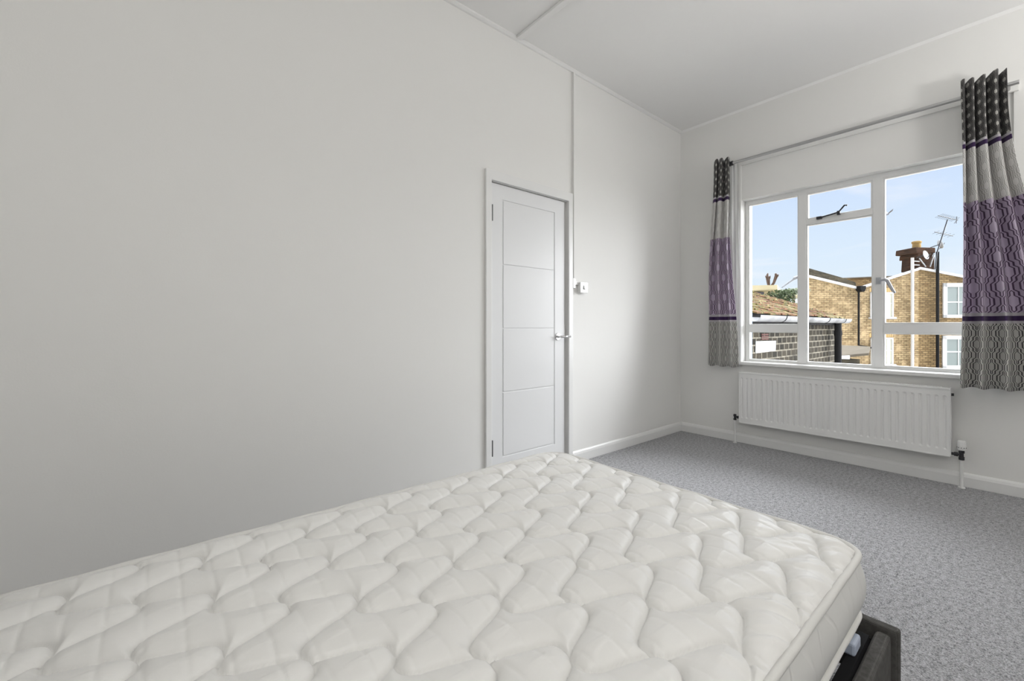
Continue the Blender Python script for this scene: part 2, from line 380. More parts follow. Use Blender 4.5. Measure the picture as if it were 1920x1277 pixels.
# ------------------------------------------------------------------ surface trunking and light switch
t = empty('cable_trunking', (2.44, YL, 1.335), label='thin white surface cable trunking running down from ceiling above the door corner', cat='trunking')
bm = B(); box(bm, 2.434, 2.451, YL - .022, YL, 1.41, 2.976); rel(t, obj('vertical_run', bm, 'wall', t, bevel=.002))
bm = B(); box(bm, 2.428, 2.458, YL - .020, YL, 1.335, 1.412); box(bm, 2.456, 2.497, YL - .016, YL, 1.362, 1.388); rel(t, obj('elbow_cover', bm, 'plastic', t, bevel=.002))
s = empty('light_switch', (2.537, YL, 1.306), label='small square white light switch on the wall right of the door', cat='light switch')
bm = B(); box(bm, 2.497, 2.578, YL - .026, YL, 1.306, 1.382); rel(s, obj('back_box', bm, 'plastic', s, bevel=.003))
bm = B(); box(bm, 2.493, 2.582, YL - .036, YL - .027, 1.302, 1.386); rel(s, obj('face_plate', bm, 'plastic', s, bevel=.003))
bm = B(); prism(bm, [(YL - .036, 1.330), (YL - .045, 1.332), (YL - .037, 1.358), (YL - .036, 1.358)], 'x', 2.529, 2.543); rel(s, obj('rocker', bm, 'plastic', s))
bm = B(); box(bm, 2.5275, 2.5288, YL - .0385, YL - .036, 1.329, 1.359); box(bm, 2.5432, 2.5445, YL - .0385, YL - .036, 1.329, 1.359); rel(s, obj('rocker_gap', bm, 'darkmetal', s))
for xx in (2.507, 2.567):
    bm = B(); lathe(bm, [(0, 0), (.0038, 0), (.0034, -.0015), (0, -.0015)], (xx, YL - .0362, 1.344), (0, 1, 0), 12); rel(s, obj('screw', bm, 'steel', s))

# ------------------------------------------------------------------ window 1 (steel frame, three lights wide)
XF = 4.150; XG = XF + .022; XE = XF + .045
wn = empty('window_1', (XF, .83, SZ), label='white painted steel window of three lights with a small top vent', kind='structure')
MUL = ((1.148, 1.207), (.661, .720))
bm = B()
ring(bm, XF, XE, WY0 + .0005, WY1 - .0005, SZ - .01, WZ + .002, .055, 1.600, SZ + .016, 2.150)
for a, b in MUL: box(bm, XF - .0015, XE - .002, a, b, SZ + .004, 2.156)
box(bm, XF + .004, XE, 1.207, 1.600, .996, 1.060); box(bm, XF + .004, XE, .05, .661, .996, 1.060)
rel(wn, obj('window_frame', bm, 'gloss', wn, bevel=.004, seg=3))
bm = B(); box(bm, XF - .006, XF + .03, .716, 1.150, 1.888, 1.931)
rel(wn, obj('vent_bar', bm, 'gloss', wn, bevel=.004))
def sash(name, y0, y1, z0, z1, wd=.014, off=0, rough=True):
    bm = B(); x0, x1 = XF + .006 + off, XE - .004
    ring(bm, x0, x1, y0, y1, z0, z1, y0 + wd, y1 - wd, z0 + wd, z1 - wd)
    f = rel(wn, obj(name, bm, 'gloss', wn, bevel=.003))
    bm = B(); box(bm, XG, XG + .004, y0 + wd * .5, y1 - wd * .5, z0 + wd * .5, z1 - wd * .5)
    o = obj('pane', bm, 'glass', f)
    return f
sash('fixed_light', 1.205, 1.600, 1.058, 2.152, .008)
sash('fixed_light', 1.205, 1.600, SZ + .014, .998, .008)
sash('vent_sash', .718, 1.150, 1.929, 2.152)
cs = sash('casement_sash', .718, 1.150, SZ + .014, 1.890, .010)
sash('fixed_light', .05, .663, 1.058, 2.152)
sash('fixed_light', .05, .663, SZ + .014, .998, .012)
bm = B(); box(bm, XE, XW + .215, 1.610, 1.6245, SZ + .002, WZ); rel(wn, obj('outer_jamb', bm, simple('blue_grey_paint', srgb(92, 108, 124), .5), wn))
# vent stay (dark), casement handle and stay arm (grey)
bm = B()
def wp(y, z, x=XF - .02): return (x, y, z)
tube(bm, [wp(1.055, 1.925), wp(.925, 1.945), wp(.880, 1.985, XF - .05), wp(.862, 1.980, XF - .052)], .006, 8)
box(bm, XF - .03, XF - .005, 1.035, 1.070, 1.915, 1.935); box(bm, XF - .026, XF - .002, .915, .935, 1.925, 1.955)
rel(wn, obj('vent_stay', bm, 'darkmetal', wn, smooth=False))
bm = B()
tube(bm, [wp(.674, 1.385), wp(.640, 1.388, XF - .045), wp(.630, 1.380, XF - .05), wp(.600, 1.31, XF - .052), wp(.585, 1.285, XF - .052)], [.008, .009, .012, .010, .006], 10)
box(bm, XF - .012, XF, .672, .700, 1.360, 1.410)
rel(wn, obj('casement_handle', bm, 'greymetal', wn, smooth=False))
bm = B()
tube(bm, [(XF + .04, 1.200, 1.47), (4.21, 1.249, 1.458), (4.22, 1.262, 1.450), (4.29, 1.372, 1.392)], [.012, .013, .008, .006], 10)
rel(wn, obj('stay_arm', bm, 'greymetal', wn))
bm = B(); prism(bm, [(4.020, WY0 - .03), (XW - .0005, WY0 - .03), (XW - .0005, WY0 + .001), (XF + .02, WY0 + .001), (XF + .02, WY1 - .001), (XW - .0005, WY1 - .001), (XW - .0005, WY1 + .02), (4.020, WY1 + .02)], 'z', .699, SZ)
rel(wn, obj('window_sill', bm, 'gloss', wn, bevel=.008, seg=3))
bm = B(); box(bm, XE, 4.30, WY0 + .001, WY1 - .001, .700, .722); rel(wn, obj('outer_sill', bm, 'concrete', wn, bevel=.01))

# ------------------------------------------------------------------ radiator
r = empty('radiator', (4.0, .95, 0), label='long white ribbed panel radiator under the window with two valves', cat='radiator')
RX0, RY0, RY1, RZ0, RZ1 = 3.950, .297, 1.598, .200, .644
bm = B()
# corrugated front: profile across y, swept down z with flat margins
prof = []; nsec = 32; m = .022; pitch = (RY1 - RY0 - 2 * m) / nsec
for k in range(nsec):
    y = RY0 + m + k * pitch
    for t_, dx in ((0, .007), (.12, .006), (.22, .001), (.30, 0), (.70, 0), (.78, .001), (.88, .006)): prof.append((y + t_ * pitch, dx))
prof = [(RY0, 0), (RY0 + m * .6, 0), (RY0 + m * .95, .006)] + prof + [(RY1 - m, .007), (RY1 - m * .6, 0), (RY1, 0)]
zr = [(RZ0, 0), (RZ0 + .040, 0), (RZ0 + .052, 1), (RZ1 - .062, 1), (RZ1 - .050, 0), (RZ1 - .004, 0)]
rows = [[bm.verts.new((RX0 + .002 + dx * f, y, z)) for y, dx in prof] for z, f in zr]
for A_, B_ in zip(rows, rows[1:]):
    for k in range(len(prof) - 1): bm.faces.new((A_[k], A_[k + 1], B_[k + 1], B_[k]))
rel(r, obj('front_panel', bm, 'rad', r))
bm = B(); box(bm, RX0 + .012, RX0 + .020, RY0 + .004, RY1 - .004, RZ0 + .005, RZ1 - .01); box(bm, RX0 + .055, RX0 + .064, RY0 + .004, RY1 - .004, RZ0 + .005, RZ1 - .01)
rel(r, obj('back_panel', bm, 'rad', r))
for y0, y1 in ((RY0 - .004, RY0 + .002), (RY1 - .002, RY1 + .004)):
    bm = B(); box(bm, RX0 - .001, RX0 + .068, y0, y1, RZ0, RZ1 - .002); rel(r, obj('side_panel', bm, 'rad', r, bevel=.002))
bm = B(); box(bm, RX0 - .002, RX0 + .012, RY0 - .004, RY1 + .004, RZ1 - .014, RZ1)
box(bm, RX0 + .056, RX0 + .070, RY0 - .004, RY1 + .004, RZ1 - .014, RZ1)
k = RY0
while k < RY1: box(bm, RX0 + .010, RX0 + .058, k, k + .006, RZ1 - .006, RZ1 - .002); k += .014
rel(r, obj('top_grille', bm, 'rad', r, bevel=.003))
bm = B(); box(bm, RX0 + .0005, RX0 + .012, RY0, RY1, RZ0 - .004, RZ0 + .004); box(bm, RX0 + .02, RX0 + .055, RY0 + .2, RY1 - .2, RZ0 + .05, RZ1 - .1)
rel(r, obj('bottom_lip', bm, 'rad', r))
for yy in (.55, 1.35):
    bm = B(); box(bm, RX0 + .06, XW, yy - .02, yy + .02, .28, .56); rel(r, obj('wall_bracket', bm, 'rad', r))
bm = B(); lathe(bm, [(.0, 0), (.009, 0), (.009, .012), (.0, .012)], (RX0 + .03, RY0 - .004, RZ1 - .045), (0, -1, 0), 12); rel(r, obj('bleed_valve', bm, 'darkmetal', r))
# lockshield valve on the far (left) side
VX = RX0 + .035
v = empty('lockshield_valve'); v.parent = r; v.location = Vector((VX, 1.648, .235)) - r.location
v['label'] = 'small dark valve at the left end of the radiator'
bm = B(); lathe(bm, [(.008, -.030), (.013, -.028), (.013, -.016), (.009, -.014), (.009, .002), (.013, .004), (.013, .020), (.007, .024)], (0, 0, 0), (0, 0, 1), 12)
tube(bm, [(0, 0, 0), (0, -.046, 0)], .008, 10); lathe(bm, [(.013, .020), (.013, .032)], (0, 0, 0), (0, -1, 0), 6)
obj('valve_body', bm, 'darkmetal', v)
bm = B(); tube(bm, [(VX, 1.648, .0), (VX, 1.648, .21)], .0075, 12); lathe(bm, [(.016, 0), (.016, .008)], (VX, 1.648, .001), (0, 0, 1), 16)
rel(r, obj('pipe', bm, 'rad', r, smooth=False))
# thermostatic valve on the near (right) side
v = empty('thermostatic_valve'); v.parent = r; v.location = Vector((VX, .247, .215)) - r.location
bm = B(); lathe(bm, [(.008, -.034), (.014, -.032), (.014, -.012), (.010, -.010), (.010, .010), (.014, .012), (.014, .026), (.010, .030)], (0, 0, 0), (0, 0, 1), 12)
tube(bm, [(0, 0, 0), (0, .046, 0)], .009, 10); lathe(bm, [(.014, .016), (.014, .034)], (0, 0, 0), (0, 1, 0), 6)
obj('valve_body', bm, 'darkmetal', v)
bm = B(); lathe(bm, [(.0, .030), (.017, .030), (.0205, .040), (.0215, .060), (.0200, .086), (.017, .093), (.0, .095)], (0, 0, 0), (0, 0, 1), 20)
h_ = obj('thermostatic_head', bm, 'plastic', v, smooth=False, bevel=.001)
bm = B()
for k in range(10):
    a = 2 * PI * k / 10; box(bm, math.cos(a) * .0207 - .002, math.cos(a) * .0207 + .002, math.sin(a) * .0207 - .002, math.sin(a) * .0207 + .002, .046, .050)
obj('dial_marks', bm, 'darkmetal', h_)
bm = B(); tube(bm, [(VX, .247, .0), (VX, .247, .19)], .0085, 12); lathe(bm, [(.017, 0), (.017, .008)], (VX, .247, .001), (0, 0, 1), 16)
rel(r, obj('pipe', bm, 'rad', r))

# ------------------------------------------------------------------ curtain pole
CX = 3.95; CZ = 2.502
cr_ = empty('curtain_pole', (CX, .85, CZ), label='slim brushed steel curtain pole across the top of the window', cat='curtain pole')
bm = B(); tube(bm, [(CX, 1.80, CZ), (CX, .9, CZ + .001), (CX, .008, CZ)], .0125, 20); rel(cr_, obj('pole', bm, 'steel', cr_, smooth=False))
bm = B(); lathe(bm, [(0, 0), (.018, 0), (.020, .006), (.020, .018), (.0, .022)], (CX, 1.668, CZ), (0, -1, 0), 20); rel(cr_, obj('collar', bm, 'darkmetal', cr_))
for yy in (.050, 1.76):
    bm = B(); box(bm, XW - .018, XW, yy - .04, yy + .035, 2.486, 2.545); rel(cr_, obj('bracket_block', bm, 'wall', cr_, bevel=.002))
    bm = B(); tube(bm, [(XW - .016, yy, CZ), (CX, yy, CZ)], .008, 10); rel(cr_, obj('bracket_arm', bm, 'steel', cr_))

# ------------------------------------------------------------------ curtains with printed bands
def curtain_mat():
    q = NT('printed_curtain'); s = q.n('ShaderNodeSeparateXYZ'); q.l(q.coord('UV'), s.inputs[0]); U, V = s.outputs[0], s.outputs[1]   # metres on the cloth
    def pattern(pu, pv, k, stops):
        uu = q.math('DIVIDE', U, pu); du = q.math('MULTIPLY', q.math('ABSOLUTE', q.math('SUBTRACT', q.math('FRACT', uu), .5)), pu)
        vv = q.math('ABSOLUTE', q.math('SUBTRACT', q.math('FRACT', q.math('DIVIDE', V, pv)), .5))      # 0..0.5
        T = q.math('SUBTRACT', q.math('DIVIDE', q.math('SUBTRACT', .19, vv), .08, clamp=True), q.math('DIVIDE', q.math('SUBTRACT', vv, .31), .08, clamp=True))
        c = q.math('SUBTRACT', du, q.math('MULTIPLY', T, k * pu))
        mm = q.math('MINIMUM', c, q.math('SUBTRACT', pu / 2, c))
        f = q.math('DIVIDE', q.math('ADD', mm, k * pu), pu * (k + .25))      # 0..1
        r = q.n('ShaderNodeValToRGB'); r.color_ramp.interpolation = 'CONSTANT'; q.l(f, r.inputs[0]); e = r.color_ramp.elements
        e.remove(e[1]); e[0].position = stops[0][0]; e[0].color = stops[0][1]
        for p, cc in stops[1:]: e.new(p).color = cc
        return r.outputs[0]
    G0, G1, G2 = srgb(66, 64, 64), srgb(132, 130, 126), srgb(160, 158, 152)
    top = pattern(.088, .064, .10, [(0, srgb(200, 198, 192)), (.32, srgb(58, 56, 56)), (.42, srgb(96, 94, 92)), (.78, srgb(46, 45, 46)), (.93, srgb(96, 94, 92))])
    pale = pattern(.125, .118, .10, [(0, srgb(240, 238, 236)), (.36, srgb(188, 186, 182)), (.46, srgb(238, 236, 234)), (.62, srgb(188, 186, 182)), (.72, srgb(238, 236, 234)), (.9, srgb(194, 192, 188))])
    purp = pattern(.22, .178, .10, [(0, srgb(214, 200, 220)), (.40, srgb(88, 68, 94)), (.52, srgb(206, 190, 212)), (.70, srgb(88, 68, 94)), (.84, srgb(196, 180, 202))])
    bot = pattern(.124, .136, .11, [(0, srgb(206, 204, 200)), (.36, srgb(66, 64, 66)), (.48, srgb(222, 220, 216)), (.68, srgb(66, 64, 66)), (.82, srgb(218, 216, 212))])
    PUR, WH, PK = srgb(62, 36, 84), srgb(206, 202, 206), srgb(196, 190, 196)
    # bands from the hem (V=0) up, total 1.93 m
    def above(z): return q.math('GREATER_THAN', V, z)
    col = bot
    for z, c in ((.400, WH), (.416, PUR), (.446, WH), (.466, purp), (1.155, pale), (1.490, PUR), (1.518, WH), (1.534, top)):
        col = q.mix(above(z), col, c)
    q.base(col, .75); q.b.inputs['Sheen Weight'].default_value = .15
    # thin cloth: some daylight comes through
    tl = q.n('ShaderNodeBsdfTranslucent'); q.l(col, tl.inputs[0]); mxs = q.n('ShaderNodeMixShader'); mxs.inputs[0].default_value = .24
    q.l(q.b.outputs[0], mxs.inputs[1]); q.l(tl.outputs[0], mxs.inputs[2]); q.l(mxs.outputs[0], q.out.inputs[0])
    return q.m
M['curtain'] = curtain_mat()
q = NT('white_lining'); q.base((.80, .80, .79, 1), .8); tl = q.n('ShaderNodeBsdfTranslucent'); tl.inputs[0].default_value = (.85, .85, .85, 1)
mxs = q.n('ShaderNodeMixShader'); mxs.inputs[0].default_value = .35; q.l(q.b.outputs[0], mxs.inputs[1]); q.l(tl.outputs[0], mxs.inputs[2]); q.l(mxs.outputs[0], q.out.inputs[0])
q.bump(q.noise(q.mapping(q.coord(), (3, 14, 3)), 3, 4, .6, 1.0), .4, .01); M['lining'] = q.m
def smooth(t): t = max(0, min(1, t)); return t * t * (3 - 2 * t)
def curtain(label, left, right, ztop, zbot, folds, amp, cloth, phase, seed, xoff=0, lin=None):
    """left/right: functions t->y (t=0 top,1 hem) of the edges"""
    rnd = random.Random(seed); nu, nv = 30 * folds, 56
    root = empty('curtain', (CX, (left(0) + right(0)) / 2, zbot), label=label, cat='curtain', group=None)
    ph = [rnd.uniform(-.5, .5) for _ in range(6)]; wd = [rnd.uniform(.7, 1.3) for _ in range(folds + 1)]
    cum = [0]
    for k in range(folds): cum.append(cum[-1] + wd[k])
    cum = [c / cum[-1] for c in cum]
    def fphase(s):
        for k in range(folds):
            if s <= cum[k + 1] + 1e-9: return k + (s - cum[k]) / (cum[k + 1] - cum[k])
        return folds
    V = []; UVs = []
    for j in range(nv + 1):
        t = j / nv
        for i in range(nu + 1):
            s = i / nu; f = fphase(s) + phase
            y = left(t) + (right(t) - left(t)) * s
            a = amp * (1 - .15 * math.sin(3.1 * t + ph[int(f) % 6]))
            xx = CX + xoff + a * math.cos(2 * PI * f + .5 * math.sin(2.2 * t * PI + ph[0]) * t) + .006 * math.sin(9 * s + 4 * t)
            y += .014 * math.sin(2 * PI * f * 1.0 + 1.2 + 1.3 * t) * (1 - .3 * t)
            z = ztop + (zbot - ztop) * t
            if j == 0: z += .007 * math.cos(2 * PI * f * 1.0 + 2.2) + .006 * math.sin(f * 2.1)
            z += (.006 * math.sin(2 * PI * f) if j == nv else 0)
            V.append((xx, y, z)); UVs.append((s * cloth, (1 - t) * (ztop - zbot)))
    F = []
    for j in range(nv):
        for i in range(nu): a = j * (nu + 1) + i; F.append((a, a + 1, a + nu + 2, a + nu + 1))
    me = bpy.data.meshes.new('printed_cloth'); me.from_pydata(V, [], F); uv = me.uv_layers.new(name='UVMap')
    for lp in me.loops: uv.data[lp.index].uv = UVs[lp.vertex_index]
    o = new_obj('printed_cloth', me, 'curtain', root, True); rel(root, o)
    md = o.modifiers.new('thick', 'SOLIDIFY'); md.thickness = .0025
    # rings carrying the heading on the pole
    bm = B()
    for k in range(folds * 2):
        sc = (k + .5) / (folds * 2); yy = left(0) + (right(0) - left(0)) * sc
        pts = [(CX - .003 + .0195 * math.cos(a) , yy + .002 * math.cos(a), CZ - .002 + .0195 * math.sin(a)) for a in [2 * PI * q_ / 16 for q_ in range(16)]]
        tube(bm, pts, .0035, 6, closed=True)
    rel(root, obj('curtain_rings', bm, 'darkmetal', root))
    if lin:
        l0, l1, xa, xb = lin; V = []; F = []; nu2 = 26
        for j in range(nv + 1):
            t = j / nv
            for i in range(nu2 + 1):
                s = i / nu2; y = l0(t) + (l1(t) - l0(t)) * s
                V.append((xa + (xb - xa) * s + .007 * math.sin(5.2 * s * PI + 2.5 * t) + .004 * math.sin(14 * t + 6 * s), y, ztop - .02 + (zbot + .018 - ztop) * t))
        for j in range(nv):
            for i in range(nu2): a = j * (nu2 + 1) + i; F.append((a, a + 1, a + nu2 + 2, a + nu2 + 1))
        me = bpy.data.meshes.new('lining'); me.from_pydata(V, [], F); o = new_obj('lining', me, 'lining', root, True); rel(root, o)
        o['label'] = 'plain white lining'; md = o.modifiers.new('thick', 'SOLIDIFY'); md.thickness = .002
    return root
curtain('narrow gathered patterned curtain in grey, white and purple bands left of the window',
        lambda t: 1.800 + .06 * smooth(t * 1.6), lambda t: 1.665 - .005 * t - .060 * smooth((t - .35) * 1.6),
        2.552, .686, 3, .026, .52, .15, 3, xoff=-.026,
        lin=(lambda t: 1.690 - .02 * t, lambda t: 1.645 - .030 * smooth(t * 1.4), CX + .02, XW - .012))
curtain('wide patterned curtain in grey, white and purple bands right of the window at picture edge',
        lambda t: .250 + .004 * t - .010 * math.sin(PI * t), lambda t: .062 - .030 * t - .19 * smooth(t * 1.15 - .1),
        2.574, .660, 4, .044, .72, .40, 11, xoff=-.050,
        lin=(lambda t: .240 - .010 * t, lambda t: .080 - .1 * t, CX + .042, CX + .052))

# ------------------------------------------------------------------ mattress
MX0, MX1, MY0, MY1 = -.42, 1.525, .284, 1.490
MTOP, MBOT = .424, .252
mt = empty('mattress', ((MX0 + MX1) / 2, (MY0 + MY1) / 2, MBOT), label='bare cream quilted mattress with wavy stitching filling the foreground', cat='mattress')
RC = .085
def inset(px, py):
    """square grid point -> rounded rectangle point"""
    cx = min(max(px, MX0 + RC), MX1 - RC); cy = min(max(py, MY0 + RC), MY1 - RC)
    dx, dy = px - cx, py - cy
    if dx and dy:
        f = max(abs(dx), abs(dy)) / math.hypot(dx, dy); dx *= f; dy *= f
    return cx + dx, cy + dy
def edge_dist(x, y):
    cx = min(max(x, MX0 + RC), MX1 - RC); cy = min(max(y, MY0 + RC), MY1 - RC)
    dx, dy = abs(x - cx), abs(y - cy)
    if dx == 0 and dy == 0: return RC + min(MX1 - RC - x, x - MX0 - RC, MY1 - RC - y, y - MY0 - RC)
    return RC - math.hypot(dx, dy)
PY, AMP, SPX = .205, .068, .1245
def wave_x(k, y):
    y0 = .82 if k % 2 == 0 else .758
    th = 2 * PI * (y - y0) / PY
    return .403 + SPX * k + AMP * (math.cos(th) - .10 * math.cos(3 * th)) / .9 + .004 * math.sin(7 * y)
def stitch_dist(x, y):
    k0 = int(round((x - .403) / SPX)); best = 1
    for k in (k0 - 1, k0, k0 + 1):
        a = wave_x(k, y); sl = (wave_x(k, y + .002) - a) / .002
        # nearest point by a few steps along the curve
        yy = y
        for _ in range(3):
            a = wave_x(k, yy); sl = (wave_x(k, yy + .002) - a) / .002
            yy += (sl * (x - a) + (y - yy)) / (1 + sl * sl) * .8
            yy = min(max(yy, y - .05), y + .05)
        best = min(best, math.hypot(x - wave_x(k, yy), y - yy), abs(x - wave_x(k, y)))
    return best
from mathutils import noise as mn
def mattress_z(x, y):
    de = edge_dist(x, y); sd = stitch_dist(x, y)
    hq = .42 * (1 - math.exp(-sd / .0060)) + .58 * (1 - math.exp(-sd / .026))
    e1 = 1 - math.exp(-max(de, 0) / .022)
    z = MTOP - .006 + .004 * e1 + .0255 * hq * e1
    # faint straight creases across the bed
    t = ((x + .018) / .0622) % 1; cr0 = math.exp(-((min(t, 1 - t)) * .0622 / .0045) ** 2)
    z -= .0030 * math.exp(-(sd / .0034) ** 2) * e1
    z -= .0026 * cr0 * (.4 + .8 * max(0, mn.noise(Vector((x * 6, y * 5, 3)))) + .25)
    # soft wrinkles
    z += .0022 * mn.noise(Vector((x * 22 + y * 9, y * 9, 0))) * hq
    # gathers along the near side and round the near corner
    g = smooth((x - .55) / .7) * math.exp(-max(0, (y - MY0)) / .13)
    if g > .01:
        a = (x - .9) * 70 + (y - MY0) * 52 + 3 * mn.noise(Vector((x * 5, y * 5, 9)))
        z += .0125 * g * mn.noise(Vector((a * .55, y * 3, 1.5)))
        z += .0045 * g * math.sin(a * 1.15) * (.5 + mn.noise(Vector((x * 8, y * 14, 4))))
    return z
nx, ny = 570, 352
V = []; F = []
for i in range(nx + 1):
    for j in range(ny + 1):
        x_, y_ = inset(MX0 + (MX1 - MX0) * i / nx, MY0 + (MY1 - MY0) * j / ny)
        V.append((x_, y_, mattress_z(x_, y_)))
for i in range(nx):
    for j in range(ny): a = i * (ny + 1) + j; F.append((a, a + ny + 1, a + ny + 2, a + 1))
me = bpy.data.meshes.new('quilted_top'); me.from_pydata(V, [], F); o = new_obj('quilted_top', me, 'tick', mt, True); rel(mt, o)
def outline(off=0, n=14, step=.05):
    pts = []
    for cx, cy, a0 in ((MX1 - RC, MY1 - RC, 0), (MX0 + RC, MY1 - RC, PI / 2), (MX0 + RC, MY0 + RC, PI), (MX1 - RC, MY0 + RC, 1.5 * PI)):
        for k in range(n + 1): a = a0 + PI / 2 * k / n; pts.append((cx + (RC + off) * math.cos(a), cy + (RC + off) * math.sin(a)))
    out = []
    for p, r_ in zip(pts, pts[1:] + pts[:1]):
        m_ = max(1, int(math.dist(p, r_) / step))
        for k in range(m_): out.append((p[0] + (r_[0] - p[0]) * k / m_, p[1] + (r_[1] - p[1]) * k / m_))
    return out
bm = B(); rings = []
for k in range(13):
    t = k / 12; off = .020 * math.sin(PI * t) + .000 * t; z = MTOP - .006 + (MBOT + .010 - (MTOP - .006)) * t
    rings.append([bm.verts.new((a, b, z)) for a, b in outline(off)])
for A_, B_ in zip(rings, rings[1:]):
    n_ = len(A_)
    for k in range(n_): bm.faces.new((A_[k], A_[(k + 1) % n_], B_[(k + 1) % n_], B_[k]))
rel(mt, obj('side_border', bm, 'border', mt, smooth=True))
for zz, off in ((MTOP - .004, .003), (MBOT + .008, .003)):
    bm = B(); tube(bm, [(a, b, zz + .0015 * math.sin(a * 31 + b * 23)) for a, b in outline(off)], .0085, 12, closed=True); rel(mt, obj('piping', bm, 'piping', mt, smooth=True))
bm = B(); f_ = bm.faces.new([bm.verts.new((a, b, MBOT + .004)) for a, b in outline(0)]); rel(mt, obj('underside', bm, 'border', mt))

# ------------------------------------------------------------------ bed frame
bf = empty('bed_frame', (.55, .85, 0), label='low dark grey upholstered bed frame showing beneath the mattress corner', cat='bed frame')
FX = 1.576
bm = B(); box(bm, FX - .028, FX, .212, 1.560, .045, .210); rel(bf, obj('foot_rail', bm, 'uphol', bf, bevel=.008, seg=3))
for y0, y1 in ((.228, .262), (1.512, 1.546)):
    bm = B(); box(bm, -.46, FX - .030, y0, y1, .035, .196); rel(bf, obj('side_rail', bm, 'uphol', bf, bevel=.010, seg=3))
bm = B(); box(bm, -.52, -.46, .20, 1.57, .03, .95); rel(bf, obj('headboard', bm, 'uphol', bf, bevel=.012, seg=3))
for x_, y_ in ((FX - .045, .285), (FX - .045, 1.485), (-.44, .285), (-.44, 1.485)):
    bm = B(); box(bm, x_ - .02, x_ + .02, y_ - .02, y_ + .02, 0, .16); rel(bf, obj('foot', bm, 'black', bf, bevel=.003))
for y0, y1 in ((.262, .285), (1.489, 1.512)):
    bm = B(); box(bm, -.46, 1.47, y0, y1, .150, .212); rel(bf, obj('slat_ledge', bm, 'black', bf))
bm = B(); box(bm, -.46, 1.545, .865, .905, .19, .222); rel(bf, obj('centre_beam', bm, 'black', bf))
sl = None
for k in range(8):
    x_ = 1.37 - k * .25
    if sl is None:
        bm = B(); box(bm, x_ - .026, x_ + .026, .30, 1.475, .226, .240); sl = rel(bf, obj('slat', bm, 'wood', bf, bevel=.003))
        bm = B(); box(bm, x_ - .030, x_ + .030, .266, .306, .212, .244); c0 = obj('slat_cap', bm, 'slatcap', sl, bevel=.006)
        bm = B(); box(bm, x_ - .030, x_ + .030, 1.470, 1.508, .212, .244); c1 = obj('slat_cap', bm, 'slatcap', sl, bevel=.006)
    else:
        s2 = sl.copy(); COL.objects.link(s2); s2.location.x -= .25 * k
        for c_ in (c0, c1): c2 = c_.copy(); COL.objects.link(c2); c2.parent = s2

# ------------------------------------------------------------------ pendant added as fill light (unseen, above and behind the viewer)
lp = empty('added_pendant', (-.4, -.5, H), label='plain white pendant added as fill light, unseen behind the camera', cat='added fill lamp')
bm = B(); lathe(bm, [(0, 0), (.06, 0), (.06, .02), (.02, .03), (0, .03)], (-.4, -.5, H), (0, 0, -1), 24); rel(lp, obj('ceiling_rose', bm, 'plastic', lp))
bm = B(); tube(bm, [(-.4, -.5, H - .03), (-.4, -.5, 2.34)], .004, 8); rel(lp, obj('flex', bm, 'plastic', lp))
bm = B(); lathe(bm, [(.016, 0), (.022, .02), (.022, .05), (.014, .06)], (-.4, -.5, 2.34), (0, 0, -1), 16); rel(lp, obj('bulb_holder', bm, 'plastic', lp))
FILL_LAMP_W = 27
pl = bpy.data.lights.new('added_pendant_bulb', 'POINT'); pl.energy = FILL_LAMP_W; pl.shadow_soft_size = .12; pl.color = (1.0, .985, .962)
plo = bpy.data.objects.new('added_pendant_bulb', pl); COL.objects.link(plo); plo.location = (-.4, -.5, 2.2)

# uplighter added out of view by the side wall to brighten the ceiling
ul = empty('added_uplighter', (2.6, -1.2, 0), label='tall white uplighter added as fill light, standing out of view', cat='floor lamp')
bm = B(); lathe(bm, [(0, 0), (.14, 0), (.14, .018), (.02, .03), (0, .03)], (2.6, -1.2, 0), (0, 0, 1), 32); rel(ul, obj('base', bm, 'plastic', ul))
bm = B(); tube(bm, [(2.6, -1.2, .03), (2.6, -1.2, 1.62)], .012, 12); rel(ul, obj('pole', bm, 'steel', ul))
bm = B(); lathe(bm, [(.03, 0), (.13, .05), (.21, .13), (.22, .13), (.14, .045), (.03, -.01)], (2.6, -1.2, 1.62), (0, 0, 1), 32); rel(ul, obj('bowl_shade', bm, 'plastic', ul))
ua = bpy.data.lights.new('added_uplighter_bulb', 'AREA'); ua.shape = 'DISK'; ua.size = .36; ua.energy = 29; ua.color = (1.0, .99, .975)
uo = bpy.data.objects.new('added_uplighter_bulb', ua); COL.objects.link(uo); uo.location = (2.6, -1.2, 1.73); uo.rotation_euler = (PI, 0, 0)

# ------------------------------------------------------------------ outside
GZ = -3.2
bm = B(); box(bm, 4.6, 60, -40, 45, GZ - .2, GZ); tag(obj('ground', bm, 'ground'), 'unseen paved yards below the window, made pale to bounce light', None, None, 'structure')
